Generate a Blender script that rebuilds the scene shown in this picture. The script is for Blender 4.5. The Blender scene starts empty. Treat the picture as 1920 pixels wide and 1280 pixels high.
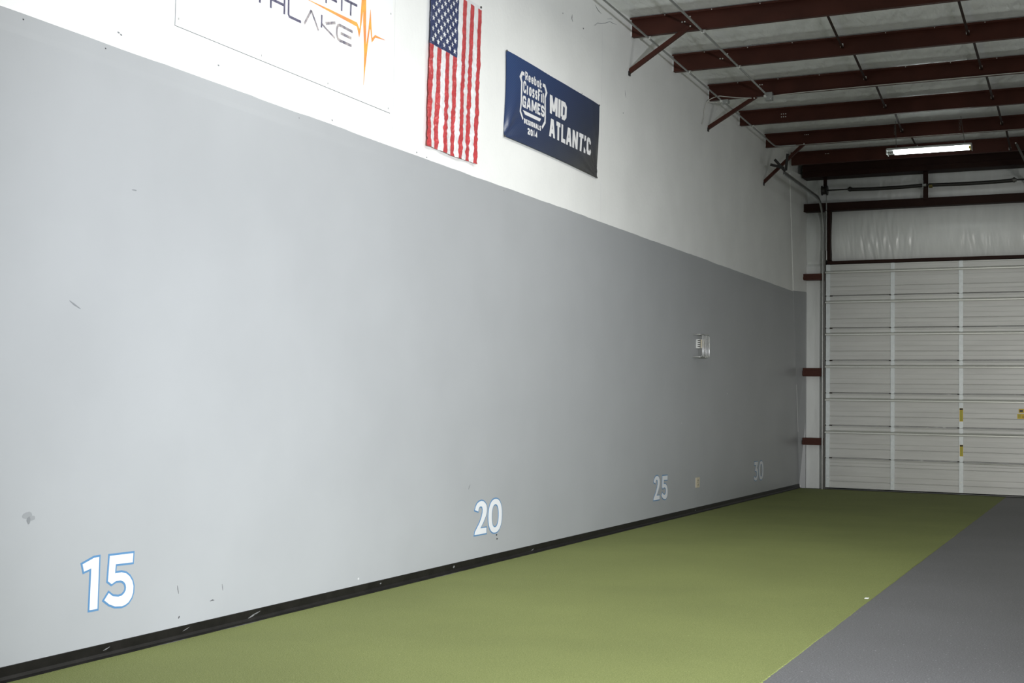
import bpy, math, random
from mathutils import Vector, Matrix, noise
random.seed(7)
SC = bpy.context.scene
COL = SC.collection

# ------------------------------------------------------------------ camera
cam = bpy.data.cameras.new('camera'); cam_o = bpy.data.objects.new('camera', cam); COL.objects.link(cam_o)
SC.camera = cam_o
cam.sensor_width = 36.0; cam.sensor_fit = 'HORIZONTAL'; cam.lens = 2405.876 * 36.0 / 1920.0
cam.clip_start = 0.05; cam.clip_end = 100
yaw, pit, rol = 0.443353737, 0.0459082216, 0.0148511472
fw = Vector((-math.sin(yaw) * math.cos(pit), math.cos(yaw) * math.cos(pit), math.sin(pit)))
r0 = Vector((math.cos(yaw), math.sin(yaw), 0)); u0 = r0.cross(fw)
rt = r0 * math.cos(rol) + u0 * math.sin(rol); up = u0 * math.cos(rol) - r0 * math.sin(rol)
M = Matrix((rt, up, -fw)).transposed().to_4x4(); M.translation = Vector((4.95, 0.0, 1.41))
cam_o.matrix_world = M

# ------------------------------------------------------------------ light
SC.view_settings.view_transform = 'Standard'; SC.view_settings.look = 'None'
SC.view_settings.gamma = 1.0; SC.view_settings.use_curve_mapping = False
SC.view_settings.exposure = 0.0
W = bpy.data.worlds.new('world'); SC.world = W; W.use_nodes = True
W.node_tree.nodes['Background'].inputs[0].default_value = (0.95, 1.0, 1.02, 1)
W.node_tree.nodes['Background'].inputs[1].default_value = 0.14


def lamp(name, kind, loc, power, color=(1, 1, 1), target=None, **kw):
    l = bpy.data.lights.new(name, kind); l.energy = power; l.color = color
    for k, v in kw.items():
        setattr(l, k, v)
    o = bpy.data.objects.new(name, l); o.location = loc; COL.objects.link(o)
    if target is not None:
        o.rotation_euler = (Vector(target) - Vector(loc)).to_track_quat('-Z', 'Y').to_euler()
    return o


# photographer's studio lamps, right of the frame (the pipes' hard shadows point back to them)
lamp('studio_lamp', 'SPOT', (7.5, 1.5, 2.2), 4560, (0.96, 0.995, 1.06), target=(0.0, 8.3, 1.35),
     spot_size=math.radians(66), spot_blend=1.0, shadow_soft_size=0.10)
lamp('studio_lamp', 'SPOT', (7.5, 1.5, 2.0), 1450, (0.97, 0.995, 1.04), target=(0.0, 10.5, -1.0),
     spot_size=math.radians(56), spot_blend=1.0, shadow_soft_size=0.10)
lamp('studio_lamp', 'SPOT', (7.7, 1.5, 1.5), 4350, (1.0, 0.98, 0.93), target=(3.15, 21.8, 1.4),
     spot_size=math.radians(24), spot_blend=1.0, shadow_soft_size=0.12)
# fluorescent strips above the frame, in the same row as the visible one
for y, e in ((10.6, 62), (7.2, 56), (5.0, 34)):
    lamp('strip_lamp', 'AREA', (2.6, y, 5.2), e, (1.0, 1.0, 0.94), target=(2.6, y, 0), shape='RECTANGLE', size=1.2, size_y=0.15)
lamp('ceiling_fill', 'AREA', (8.4, 11.0, 1.2), 76, (0.99, 1.0, 1.0), target=(6.0, 12.5, 6), shape='RECTANGLE', size=2.0, size_y=2.0)  # upward fill added to brighten the ceiling, no known fixture there

# ------------------------------------------------------------------ materials
MATS = {}


def mat(name, col, rough=0.5, metal=0.0, spec=0.5, noise_amt=0.0, noise_scale=8.0, bump=0.0, bump_scale=40.0, stretch=(1, 1, 1), emit=0.0, col2=None):
    m = bpy.data.materials.new(name); m.use_nodes = True
    nt = m.node_tree; b = nt.nodes['Principled BSDF']
    b.inputs['Base Color'].default_value = (*col, 1)
    b.inputs['Roughness'].default_value = rough; b.inputs['Metallic'].default_value = metal
    b.inputs['Specular IOR Level'].default_value = spec
    tc = nt.nodes.new('ShaderNodeTexCoord'); mp = nt.nodes.new('ShaderNodeMapping')
    mp.inputs['Scale'].default_value = stretch
    nt.links.new(tc.outputs['Object'], mp.inputs['Vector'])
    if noise_amt or col2:
        n = nt.nodes.new('ShaderNodeTexNoise'); n.inputs['Scale'].default_value = noise_scale; n.inputs['Detail'].default_value = 5
        nt.links.new(mp.outputs[0], n.inputs['Vector'])
        r = nt.nodes.new('ShaderNodeValToRGB')
        c2 = col2 or tuple(min(1, c * (1 + noise_amt)) for c in col)
        c1 = col if col2 else tuple(c * (1 - noise_amt) for c in col)
        r.color_ramp.elements[0].position = 0.35; r.color_ramp.elements[1].position = 0.65
        r.color_ramp.elements[0].color = (*c1, 1); r.color_ramp.elements[1].color = (*c2, 1)
        nt.links.new(n.outputs[0], r.inputs[0]); nt.links.new(r.outputs[0], b.inputs['Base Color'])
    if bump:
        n2 = nt.nodes.new('ShaderNodeTexNoise'); n2.inputs['Scale'].default_value = bump_scale; n2.inputs['Detail'].default_value = 4
        nt.links.new(mp.outputs[0], n2.inputs['Vector'])
        bp = nt.nodes.new('ShaderNodeBump'); bp.inputs['Strength'].default_value = bump; bp.inputs['Distance'].default_value = 0.01
        nt.links.new(n2.outputs[0], bp.inputs['Height']); nt.links.new(bp.outputs[0], b.inputs['Normal'])
    if emit:
        b.inputs['Emission Color'].default_value = (*col, 1); b.inputs['Emission Strength'].default_value = emit
    MATS[name] = m
    return m


mat('white_paint', (0.85, 0.85, 0.825), 0.6, noise_amt=0.03, noise_scale=1.5, bump=0.15, bump_scale=25)
mat('grey_paint', (0.375, 0.385, 0.395), 0.42, spec=0.4, noise_amt=0.025, noise_scale=1.3, bump=0.06, bump_scale=18)
mat('scuff', (0.04, 0.04, 0.045), 0.7)
mat('soft_scuff_shade', (0.22, 0.23, 0.24), 0.6)
mat('faint_scuff', (0.29, 0.30, 0.31), 0.5)
mat('pale_scuff', (0.62, 0.62, 0.62), 0.6)
mat('base_scuff', (0.20, 0.20, 0.20), 0.6)
mat('base_rubber', (0.0095, 0.0085, 0.0075), 0.5, spec=0.25, noise_amt=0.3, noise_scale=9, bump=0.1)
mat('vinyl_blanket', (0.82, 0.84, 0.83), 0.28, spec=0.6, noise_amt=0.04, noise_scale=2, bump=1.0, bump_scale=5, stretch=(5, 1.3, 1))
mat('vinyl_wall', (0.70, 0.72, 0.71), 0.27, spec=0.6, noise_amt=0.04, noise_scale=2, bump=0.4, bump_scale=5, stretch=(4, 1, 0.8))
mat('red_primer', (0.062, 0.0185, 0.012), 0.5, spec=0.22, noise_amt=0.15, noise_scale=3)
mat('dark_primer', (0.024, 0.0095, 0.0065), 0.6, spec=0.15, noise_amt=0.15, noise_scale=3)
mat('galvanised', (0.42, 0.43, 0.42), 0.42, metal=0.75, noise_amt=0.08, noise_scale=12)
mat('dull_steel', (0.16, 0.155, 0.145), 0.45, metal=0.6)
mat('black_steel', (0.03, 0.028, 0.026), 0.45, metal=0.3)
mat('zinc_bolt', (0.75, 0.75, 0.72), 0.4, metal=0.3)
mat('door_skin', (0.53, 0.535, 0.52), 0.42, metal=0.15, noise_amt=0.05, noise_scale=4, stretch=(0.3, 1, 3))
mat('door_stile', (0.66, 0.70, 0.71), 0.40, metal=0.25, noise_amt=0.05, noise_scale=20)
mat('door_strut', (0.62, 0.63, 0.59), 0.30, metal=0.6)
mat('label_yellow', (0.62, 0.42, 0.02), 0.5)
mat('label_olive', (0.40, 0.36, 0.03), 0.5)
mat('label_black', (0.03, 0.025, 0.01), 0.5)
mat('sign_board', (0.86, 0.86, 0.87), 0.35)
mat('sign_navy', (0.035, 0.035, 0.09), 0.4, col2=(0.42, 0.37, 0.36), noise_scale=22)
mat('sign_dark', (0.028, 0.026, 0.075), 0.4, col2=(0.10, 0.09, 0.16), noise_scale=30)
mat('sign_orange', (0.86, 0.40, 0.04), 0.45, col2=(0.80, 0.25, 0.06), noise_scale=9)
mat('flag_red', (0.52, 0.060, 0.066), 0.33, spec=0.55, noise_amt=0.12, noise_scale=13, bump=0.9, bump_scale=16, stretch=(1, 1, 2.2))
mat('flag_white', (0.76, 0.76, 0.76), 0.45, bump=0.5, bump_scale=16, stretch=(1, 1, 2.2))
mat('flag_blue', (0.030, 0.043, 0.120), 0.33, bump=0.7, bump_scale=14, stretch=(1, 1, 2.0))
mat('vinyl_white', (0.76, 0.77, 0.79), 0.5)
mat('vinyl_blue', (0.10, 0.235, 0.42), 0.5)
mat('print_white', (0.82, 0.81, 0.81), 0.45)
mat('beige_plastic', (0.60, 0.53, 0.39), 0.4)
mat('slot_dark', (0.02, 0.018, 0.012), 0.6)
mat('white_plastic', (0.72, 0.72, 0.68), 0.4)
mat('chrome_wire', (0.60, 0.60, 0.58), 0.3, metal=0.8)
mat('white_metal', (0.72, 0.73, 0.72), 0.35)
mat('tube_glow', (0.93, 1.0, 0.98), 0.4, emit=10.0)
mat('old_brass', (0.16, 0.13, 0.03), 0.5, metal=0.4)
mat('brass_cap', (0.55, 0.42, 0.08), 0.35, metal=0.7)
mat('white_cable', (0.58, 0.57, 0.53), 0.5)
mat('paper', (0.85, 0.85, 0.83), 0.7)


def fibre_mat(name, c_dark, c_mid, c_light, scale, fleck, rough, spec, bump):
    m = bpy.data.materials.new(name); m.use_nodes = True; nt = m.node_tree; b = nt.nodes['Principled BSDF']
    L = nt.links.new
    tc = nt.nodes.new('ShaderNodeTexCoord')
    n = nt.nodes.new('ShaderNodeTexNoise'); n.inputs['Scale'].default_value = scale; n.inputs['Detail'].default_value = 6; n.inputs['Roughness'].default_value = 0.7
    L(tc.outputs['Object'], n.inputs['Vector'])
    r = nt.nodes.new('ShaderNodeValToRGB'); e = r.color_ramp.elements
    e[0].position = 0.30; e[0].color = (*c_dark, 1); e[1].position = 0.72; e[1].color = (*c_light, 1)
    k = e.new(0.5); k.color = (*c_mid, 1)
    L(n.outputs[0], r.inputs[0])
    # broad wear
    n3 = nt.nodes.new('ShaderNodeTexNoise'); n3.inputs['Scale'].default_value = 0.7; n3.inputs['Detail'].default_value = 4
    L(tc.outputs['Object'], n3.inputs['Vector'])
    mr = nt.nodes.new('ShaderNodeMapRange'); mr.inputs['From Min'].default_value = 0.3; mr.inputs['From Max'].default_value = 0.7
    mr.inputs['To Min'].default_value = 0.92; mr.inputs['To Max'].default_value = 1.08
    L(n3.outputs[0], mr.inputs['Value'])
    mx = nt.nodes.new('ShaderNodeMix'); mx.data_type = 'RGBA'; mx.blend_type = 'MULTIPLY'; mx.inputs[0].default_value = 1
    L(r.outputs[0], mx.inputs[6]); L(mr.outputs[0], mx.inputs[7])
    # flecks of lint
    n2 = nt.nodes.new('ShaderNodeTexNoise'); n2.inputs['Scale'].default_value = scale * 0.55; n2.inputs['Detail'].default_value = 3
    L(tc.outputs['Object'], n2.inputs['Vector'])
    r2 = nt.nodes.new('ShaderNodeValToRGB'); r2.color_ramp.elements[0].position = fleck; r2.color_ramp.elements[1].position = fleck + 0.05
    L(n2.outputs[0], r2.inputs[0])
    mx2 = nt.nodes.new('ShaderNodeMix'); mx2.data_type = 'RGBA'
    L(r2.outputs[0], mx2.inputs[0]); L(mx.outputs[2], mx2.inputs[6])
    mx2.inputs[7].default_value = (*[min(1, c * 1.9 + 0.03) for c in c_light], 1)
    L(mx2.outputs[2], b.inputs['Base Color'])
    b.inputs['Roughness'].default_value = rough; b.inputs['Specular IOR Level'].default_value = spec
    bp = nt.nodes.new('ShaderNodeBump'); bp.inputs['Strength'].default_value = bump; bp.inputs['Distance'].default_value = 0.006
    L(n.outputs[0], bp.inputs['Height']); L(bp.outputs[0], b.inputs['Normal'])
    MATS[name] = m


fibre_mat('turf_green', (0.118, 0.140, 0.036), (0.208, 0.237, 0.078), (0.325, 0.355, 0.145), 150, 0.74, 0.75, 0.25, 0.8)
fibre_mat('turf_black', (0.062, 0.062, 0.065), (0.128, 0.128, 0.133), (0.23, 0.23, 0.238), 110, 0.68, 0.55, 0.45, 0.8)


def banner_mat():
    m = bpy.data.materials.new('banner_print'); m.use_nodes = True; nt = m.node_tree; b = nt.nodes['Principled BSDF']; L = nt.links.new
    tc = nt.nodes.new('ShaderNodeTexCoord'); sp = nt.nodes.new('ShaderNodeSeparateXYZ'); L(tc.outputs['Object'], sp.inputs[0])

    def mth(op, a, bb):
        n = nt.nodes.new('ShaderNodeMath'); n.operation = op
        for i, v in enumerate((a, bb)):
            if isinstance(v, (int, float)): n.inputs[i].default_value = v
            else: L(v, n.inputs[i])
        return n.outputs[0]
    t = mth('SUBTRACT', mth('MULTIPLY', sp.outputs[1], 0.30), mth('MULTIPLY', sp.outputs[2], 0.62))
    r = nt.nodes.new('ShaderNodeValToRGB'); e = r.color_ramp.elements
    e[0].position = 0.0; e[0].color = (0.036, 0.076, 0.205, 1)
    e[1].position = 1.0; e[1].color = (0.058, 0.058, 0.056, 1)
    k = e.new(0.45); k.color = (0.036, 0.056, 0.130, 1)
    k = e.new(0.78); k.color = (0.042, 0.052, 0.082, 1)
    L(t, r.inputs[0])
    d = mth('SINE', mth('MULTIPLY', mth('SUBTRACT', mth('MULTIPLY', sp.outputs[1], 1.0), mth('MULTIPLY', sp.outputs[2], 1.3)), 210), 0)
    f = mth('MULTIPLY', mth('GREATER_THAN', d, 0.3), 0.30)
    mx = nt.nodes.new('ShaderNodeMix'); mx.data_type = 'RGBA'; L(f, mx.inputs[0]); L(r.outputs[0], mx.inputs[6]); mx.inputs[7].default_value = (0.010, 0.014, 0.035, 1)
    L(mx.outputs[2], b.inputs['Base Color']); b.inputs['Roughness'].default_value = 0.36
    MATS['banner_print'] = m


banner_mat()


# ------------------------------------------------------------------ mesh helpers
class MB:
    def __init__(s):
        s.v = []; s.f = []; s.m = []; s.sm = []

    def add(s, verts, faces, mi=0, smooth=False):
        o = len(s.v); s.v += [tuple(p) for p in verts]
        for f in faces:
            s.f.append(tuple(i + o for i in f)); s.m.append(mi); s.sm.append(smooth)

    def box(s, x0, x1, y0, y1, z0, z1, mi=0):
        s.add([(x0, y0, z0), (x1, y0, z0), (x1, y1, z0), (x0, y1, z0), (x0, y0, z1), (x1, y0, z1), (x1, y1, z1), (x0, y1, z1)],
              [(0, 3, 2, 1), (4, 5, 6, 7), (0, 1, 5, 4), (1, 2, 6, 5), (2, 3, 7, 6), (3, 0, 4, 7)], mi)

    def bar(s, p0, p1, w, h, mi=0, ref=(0, 0, 1)):
        p0 = Vector(p0); p1 = Vector(p1); d = (p1 - p0).normalized(); ref = Vector(ref)
        if abs(d.dot(ref)) > 0.98: ref = Vector((1, 0, 0))
        a = d.cross(ref).normalized(); b = a.cross(d)
        c = [(-w / 2, -h / 2), (w / 2, -h / 2), (w / 2, h / 2), (-w / 2, h / 2)]
        vs = [p0 + a * x + b * y for x, y in c] + [p1 + a * x + b * y for x, y in c]
        s.add(vs, [(0, 1, 2, 3), (7, 6, 5, 4), (0, 4, 5, 1), (1, 5, 6, 2), (2, 6, 7, 3), (3, 7, 4, 0)], mi)

    def angle(s, p0, p1, leg, t, mi=0, ref=(0, 0, 1)):       # L-section bar
        p0 = Vector(p0); p1 = Vector(p1); d = (p1 - p0).normalized(); ref = Vector(ref)
        a = d.cross(ref).normalized(); b = a.cross(d)
        c = [(0, 0), (leg, 0), (leg, t), (t, t), (t, leg), (0, leg)]
        n = len(c); vs = [p0 + a * x + b * y for x, y in c] + [p1 + a * x + b * y for x, y in c]
        s.add(vs, [tuple(range(n))[::-1], tuple(range(n, 2 * n))] + [(i, (i + 1) % n, n + (i + 1) % n, n + i) for i in range(n)], mi)

    def tube(s, pts, r, n=8, mi=0, caps=True):
        pts = [Vector(p) for p in pts]; rings = []
        t0 = (pts[1] - pts[0]).normalized(); ref = Vector((0, 0, 1)) if abs(t0.z) < 0.9 else Vector((1, 0, 0))
        a = t0.cross(ref).normalized()
        for i, p in enumerate(pts):
            t = (pts[min(i + 1, len(pts) - 1)] - pts[max(i - 1, 0)]).normalized()
            a = (a - t * a.dot(t)).normalized(); b = t.cross(a)
            rr = r[i] if isinstance(r, (list, tuple)) else r
            rings.append([p + (a * math.cos(2 * math.pi * k / n) + b * math.sin(2 * math.pi * k / n)) * rr for k in range(n)])
        vs = [v for q in rings for v in q]; fs = []
        for i in range(len(pts) - 1):
            for k in range(n):
                fs.append((i * n + k, i * n + (k + 1) % n, (i + 1) * n + (k + 1) % n, (i + 1) * n + k))
        s.add(vs, fs, mi, True)
        if caps:
            s.add(rings[0], [tuple(range(n))[::-1]], mi); s.add(rings[-1], [tuple(range(n))], mi)

    def extrude_x(s, prof, x0, x1, mi=0):                    # closed profile of (y, z), counter-clockwise seen from +x
        n = len(prof)
        s.add([(x0, y, z) for y, z in prof] + [(x1, y, z) for y, z in prof],
              [tuple(range(n))[::-1], tuple(range(n, 2 * n))] + [(i, (i + 1) % n, n + (i + 1) % n, n + i) for i in range(n)], mi)

    def plate(s, poly, x0, x1, mi=0, fx=None):               # polygon of (y, z) on a wall facing +x, with real thickness
        n = len(poly); f = fx or (lambda y, z: 0.0)
        s.add([(x0 + f(y, z), y, z) for y, z in poly] + [(x1 + f(y, z), y, z) for y, z in poly],
              [tuple(range(n, 2 * n))] + [(i, (i + 1) % n, n + (i + 1) % n, n + i) for i in range(n)], mi)

    def stroke(s, pts, w, x0, x1, mi=0, closed=False, fx=None):
        P = [Vector(p) for p in pts]; n = len(P); Lf = []; Rt = []
        ws = w if isinstance(w, (list, tuple)) else [w] * n
        for i in range(n):
            if closed: a, b = P[i - 1], P[(i + 1) % n]
            else: a, b = P[max(i - 1, 0)], P[min(i + 1, n - 1)]
            d0 = (P[i] - a); d1 = (b - P[i])
            d0 = d0.normalized() if d0.length > 1e-9 else d1.normalized(); d1 = d1.normalized() if d1.length > 1e-9 else d0
            n0 = Vector((-d0.y, d0.x)); n1 = Vector((-d1.y, d1.x)); m = (n0 + n1)
            m = m.normalized() if m.length > 1e-6 else n0
            k = ws[i] / 2 / max(0.45, m.dot(n0))
            Lf.append(P[i] + m * k); Rt.append(P[i] - m * k)
        for i in range(n if closed else n - 1):
            j = (i + 1) % n
            s.plate([Rt[i][:], Rt[j][:], Lf[j][:], Lf[i][:]], x0, x1, mi, fx)

    def build(s, name, mats, parent=None, **props):
        me = bpy.data.meshes.new(name); me.from_pydata(s.v, [], s.f)
        for m in (mats if isinstance(mats, (list, tuple)) else [mats]): me.materials.append(MATS[m])
        me.polygons.foreach_set('material_index', s.m); me.polygons.foreach_set('use_smooth', s.sm); me.update()
        o = bpy.data.objects.new(name, me); COL.objects.link(o)
        if parent: o.parent = parent
        for k, v in props.items(): o[k] = v
        return o


def empty(name, loc, label, cat, group=None):
    o = bpy.data.objects.new(name, None); o.location = loc; o.empty_display_size = 0.1; COL.objects.link(o)
    o['label'] = label; o['category'] = cat
    if group: o['group'] = group
    return o


def local(parent, o):                                        # meshes are written in world metres; seat them under their thing
    o.parent = parent; o.matrix_parent_inverse = Matrix.Translation(-parent.location)
    return o


def part(mb, name, mats, parent, **kw):
    o = mb.build(name, mats, **kw)
    return local(parent, o)


def grid(x_of, us, vs, mi_of=None, smooth=True):             # generic grid; x_of(u, v) -> xyz
    mb = MB(); nu, nv = len(us), len(vs)
    mb.v = [tuple(x_of(u, v)) for v in vs for u in us]
    for j in range(nv - 1):
        for i in range(nu - 1):
            mb.f.append((j * nu + i, j * nu + i + 1, (j + 1) * nu + i + 1, (j + 1) * nu + i))
            mb.m.append(mi_of(i, j) if mi_of else 0); mb.sm.append(smooth)
    return mb


def lin(a, b, n): return [a + (b - a) * i / (n - 1) for i in range(n)]
def nz(*p): return noise.noise(Vector(p))


# ------------------------------------------------------------------ setting: floor, walls, ceiling
mb = MB(); mb.box(-0.3, 11.2, -4, 22.3, -0.15, 0.0); mb.build('floor', 'turf_black', kind='structure')

# left wall: painted concrete above, grey-painted boards with a rounded lip below
def end_y(z): return 21.865 - 0.150 * z                      # the wall's end leans


mb = MB()
ys = lin(-4, 21.0, 26)
zc = [3.30, 5.95]
for y0, y1 in zip(ys[:-1], ys[1:]):
    mb.add([(0, y0, 0), (0, y1, 0), (0, y1, 5.95), (0, y0, 5.95)], [(0, 1, 2, 3)], 0)
mb.add([(0, 21.0, 0), (0, end_y(0), 0), (0, end_y(3.3), 3.3), (0, end_y(5.6), 5.95), (0, 21.0, 5.95)], [(0, 1, 2, 3, 4)], 0)
mb.box(-0.25, -0.002, -4, 22.3, 0, 5.95, 0)
# grey boards
yy = [-4 + 0.09 * i for i in range(int((21.36 + 4) / 0.09) + 1)] + [21.368]
def lip(y): return 3.304 + 0.0045 * nz(y * 1.1, 0, 0) + 0.0035 * nz(y * 4.0, 3, 0) + (0.004 if nz(y * 0.9, 9, 1) > 0.1 else 0)


prof = lambda y: [(0.0, lip(y)), (0.0025, lip(y)), (0.0045, lip(y) - 0.004), (0.0062, 3.225), (0.008, 3.19), (0.008, 0.0)]
base = [prof(y) for y in yy]
n = 6
vs = [(x, (y if k < 5 or y < 21.36 else end_y(0)), z) for y, pr in zip(yy, base) for k, (x, z) in enumerate(pr)]
fs = [(i * n + k, i * n + k + 1, (i + 1) * n + k + 1, (i + 1) * n + k) for i in range(len(yy) - 1) for k in range(n - 1)]
mb.add(vs, fs, 1)
# marks and small damage on the paint
def blotch(y, z, ry, rz, mi, x=0.0085, seed=0, k=10):
    pts = []
    for i in range(k):
        a = 2 * math.pi * i / k; q = 0.6 + 0.55 * abs(nz(i * 1.7, seed, 2.2)) + 0.2
        pts.append((y + ry * q * math.cos(a), z + rz * q * math.sin(a)))
    mb.plate(pts, x, x + 0.0006, mi)


def scratch(pts, w, mi, x=0.0085):
    ws = [w * 0.3] + [w] * (len(pts) - 2) + [w * 0.3]
    mb.stroke(pts, ws, x, x + 0.0006, mi)


scratch([(5.03, 1.895), (5.065, 1.877), (5.11, 1.858)], 0.010, 3)
blotch(4.79, 0.80, 0.035, 0.018, 5, seed=1); blotch(4.825, 0.785, 0.018, 0.014, 5, seed=2, x=0.0087); blotch(4.80, 0.775, 0.012, 0.02, 3, seed=3, x=0.0089)
scratch([(5.940, 0.312), (5.945, 0.29), (5.952, 0.262)], 0.0045, 2)
scratch([(6.352, 0.270), (6.356, 0.25), (6.360, 0.230)], 0.003, 2)
scratch([(6.240, 0.182), (6.262, 0.186), (6.280, 0.182)], 0.006, 2)
scratch([(5.955, 0.120), (5.962, 0.128), (5.966, 0.134)], 0.009, 2)
blotch(5.49, 2.545, 0.02, 0.004, 3, seed=2)
for y, z in ((10.15, 0.235), (10.16, 0.20)): blotch(y, z, 0.014, 0.009, 2, seed=y)
blotch(10.15, 0.235, 0.008, 0.005, 2, seed=4)
scratch([(9.60, 0.66), (9.61, 0.68), (9.63, 0.70)], 0.010, 3)
blotch(15.36, 1.16, 0.012, 0.007, 4, seed=5); blotch(17.4, 1.55, 0.02, 0.008, 4, seed=6); blotch(7.9, 0.12, 0.012, 0.008, 4, seed=8)
for y, z in ((4.665, 3.275), (5.24, 3.276), (7.05, 3.27), (10.2, 3.27)): blotch(y, z, 0.006, 0.005, 2, x=0.0046, seed=y)
for y, z in ((5.34, 3.39), (5.36, 3.383), (8.64, 3.33), (8.80, 3.32), (12.0, 4.55), (12.15, 4.40), (6.2, 3.42), (7.45, 3.34), (11.48, 5.23), (13.2, 4.6)):
    blotch(y, z, 0.010, 0.006, 3, x=0.0003, seed=y)
scratch([(12.337, 5.56), (12.375, 5.539), (12.433, 5.523), (12.51, 5.517)], 0.007, 2, x=0.0003)
scratch([(12.297, 5.335), (12.343, 5.349), (12.399, 5.386), (12.513, 5.414), (12.639, 5.452), (12.756, 5.50), (12.846, 5.507), (12.968, 5.524)], 0.005, 3, x=0.0003)
scratch([(12.677, 5.506), (12.805, 5.545), (12.845, 5.545)], 0.004, 3, x=0.0003)
scratch([(11.72, 5.285), (11.715, 5.262), (11.707, 5.243), (11.736, 5.215)], 0.010, 2, x=0.0003)
blotch(12.017, 5.223, 0.012, 0.008, 2, x=0.0003, seed=3)
scratch([(13.25, 4.865), (13.26, 4.82), (13.28, 4.79)], 0.009, 3, x=0.0003)
for y in (8.27, 6.75, 12.55):                                  # board joints showing through the white paint
    scratch([(y, 3.33), (y + 0.002, 3.45), (y, 3.54 if y < 8 else 5.4)], 0.004, 4, x=0.0003)
mb.build('wall_left', ['white_paint', 'grey_paint', 'scuff', 'soft_scuff_shade', 'pale_scuff', 'faint_scuff'], kind='structure')

# angled return panel closing the wall's end (white above, grey below), with a pale corner bead
mb = MB()
def ret_r(z): return (0.098 - 0.002 * z, 21.90, z)


zs = [0.0, 1.0, 2.0, 3.318]
for a, b, mi in ((0.0, 1.1, 1), (1.1, 2.2, 1), (2.2, 3.318, 1), (3.318, 4.5, 0), (4.5, 5.3, 0)):
    mb.add([(0.0, end_y(a), a), ret_r(a + 0.02 * (a > 3)), ret_r(b + 0.02 * (b > 3)), (0.0, end_y(b), b)], [(0, 1, 2, 3)], mi)
    mb.add([ret_r(a + 0.02 * (a > 3)), (0.098, 22.2, a), (0.098, 22.2, b), ret_r(b + 0.02 * (b > 3))], [(0, 1, 2, 3)], mi)
mb.build('wall_return', ['white_paint', 'grey_paint'], kind='structure')
mb = MB()
mb.tube([(0.004, end_y(z) - 0.004, z) for z in (3.325, 4.0, 4.6, 5.25)], 0.010, 6, 0)
mb.tube([(0.004, end_y(z) - 0.004, z) for z in (0.06, 0.7, 1.3, 2.0, 2.8, 3.315)], 0.006, 6, 1)
mb.tube([(0.012, end_y(0.9) - 0.004, 0.95), (0.012, end_y(1.7) - 0.004, 1.75)], 0.004, 6, 2)
mb.add([(0.02, 21.86, 0.0), (0.035, 21.865, 0.0), (0.03, 21.865, 0.05), (0.02, 21.862, 0.06)], [(0, 1, 2, 3)], 2)
mb.build('trim_1', ['white_paint', 'grey_paint', 'pale_scuff'], kind='structure')

# black cove base along the left wall, with scuffs and a lifted toe
mb = MB()
yy = [-4 + 0.1 * i for i in range(259)]
yy = [y for y in yy if y < 21.84] + [21.845]
def cove(y):
    t = 0.050 + 0.006 * nz(y * 0.8, 1, 1) + 0.004 * nz(y * 3, 1, 5)
    return [(0.008, 0.074), (0.0125, 0.072), (0.0145, 0.026), (0.026, 0.012), (t, 0.0065), (t + 0.001, 0.0), (0.008, 0.0)]


vs = [(x, y, z) for y in yy for x, z in cove(y)]; n = 7
mb.add(vs, [(i * n + k, (i + 1) * n + k, (i + 1) * n + k + 1, i * n + k + 1) for i in range(len(yy) - 1) for k in range(n - 1)], 0)
mb.add([(x, yy[-1], z) for x, z in cove(yy[-1])], [tuple(range(7))], 0)
for y, z, l, w in ((5.37, 0.045, 0.05, 0.006), (6.02, 0.05, 0.06, 0.004), (6.66, 0.038, 0.10, 0.011), (6.70, 0.046, 0.07, 0.006), (8.2, 0.05, 0.02, 0.012), (9.35, 0.045, 0.03, 0.02), (15.95, 0.04, 0.03, 0.02), (10.9, 0.03, 0.06, 0.01)):
    mb.stroke([(y - l / 2, z - l * 0.12), (y, z), (y + l / 2, z + l * 0.14)], [w * 0.2, w, w * 0.2], 0.0138, 0.0146, 1)
for y0, y1 in ((5.7, 6.0), (6.25, 6.75), (8.9, 9.4), (13.5, 13.9)):
    mb.add([(0.054, y0, 0.0070), (0.066, (y0 * 2 + y1) / 3, 0.0076), (0.065, (y0 + 2 * y1) / 3, 0.0076), (0.054, y1, 0.0070)], [(0, 1, 2, 3)], 1)
mb.build('baseboard_left', ['base_rubber', 'base_scuff'], kind='structure')

# back wall: vinyl-faced insulation blankets bulging between the girts
def back_y(x, z):
    y = 22.02
    if z > 4.9: y -= 0.03 * math.sin((z - 4.9) / 0.8 * math.pi)
    elif z > 3.8: y -= 0.09 * max(0, math.sin((z - 3.85) / 0.85 * math.pi)) ** 0.8
    else: y -= 0.05
    q = max(0.0, nz(x * 1.1, z * 0.6, 11) + 0.15)
    w = 0.006 * nz(x * 5, z * 1.1, 0) + q * (0.012 * nz(x * 13 - z * 2, z * 0.7, 4) + 0.008 * nz(x * 29 + z * 5, z * 1.2, 8))
    if 3.8 < z < 4.75:
        t = (4.7 - z) / 0.85
        w += 0.016 * q * (1 - min(1, abs(nz(x * 8 + 1.6 * t * nz(x * 1.3, 5, 5), z * 0.5, 7)) * 6)) * (0.2 + 0.8 * t)
    return y + w


us = lin(-0.2, 0.5, 30) + lin(0.512, 4.2, 240)[1:] + lin(4.4, 11.2, 40)
vs = lin(0, 3.7, 60) + lin(3.72, 5.75, 90)
grid(lambda u, v: (u, back_y(u, v), v), us, vs).build('wall_back', 'vinyl_wall', kind='structure')
mb = MB(); mb.box(-0.25, 11.2, 22.15, 22.3, 0, 5.95); mb.build('wall_back', 'white_paint', kind='structure')
mb = MB(); mb.box(11.0, 11.2, -4, 22.3, 0, 5.95); mb.build('wall_right', 'white_paint', kind='structure')

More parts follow.
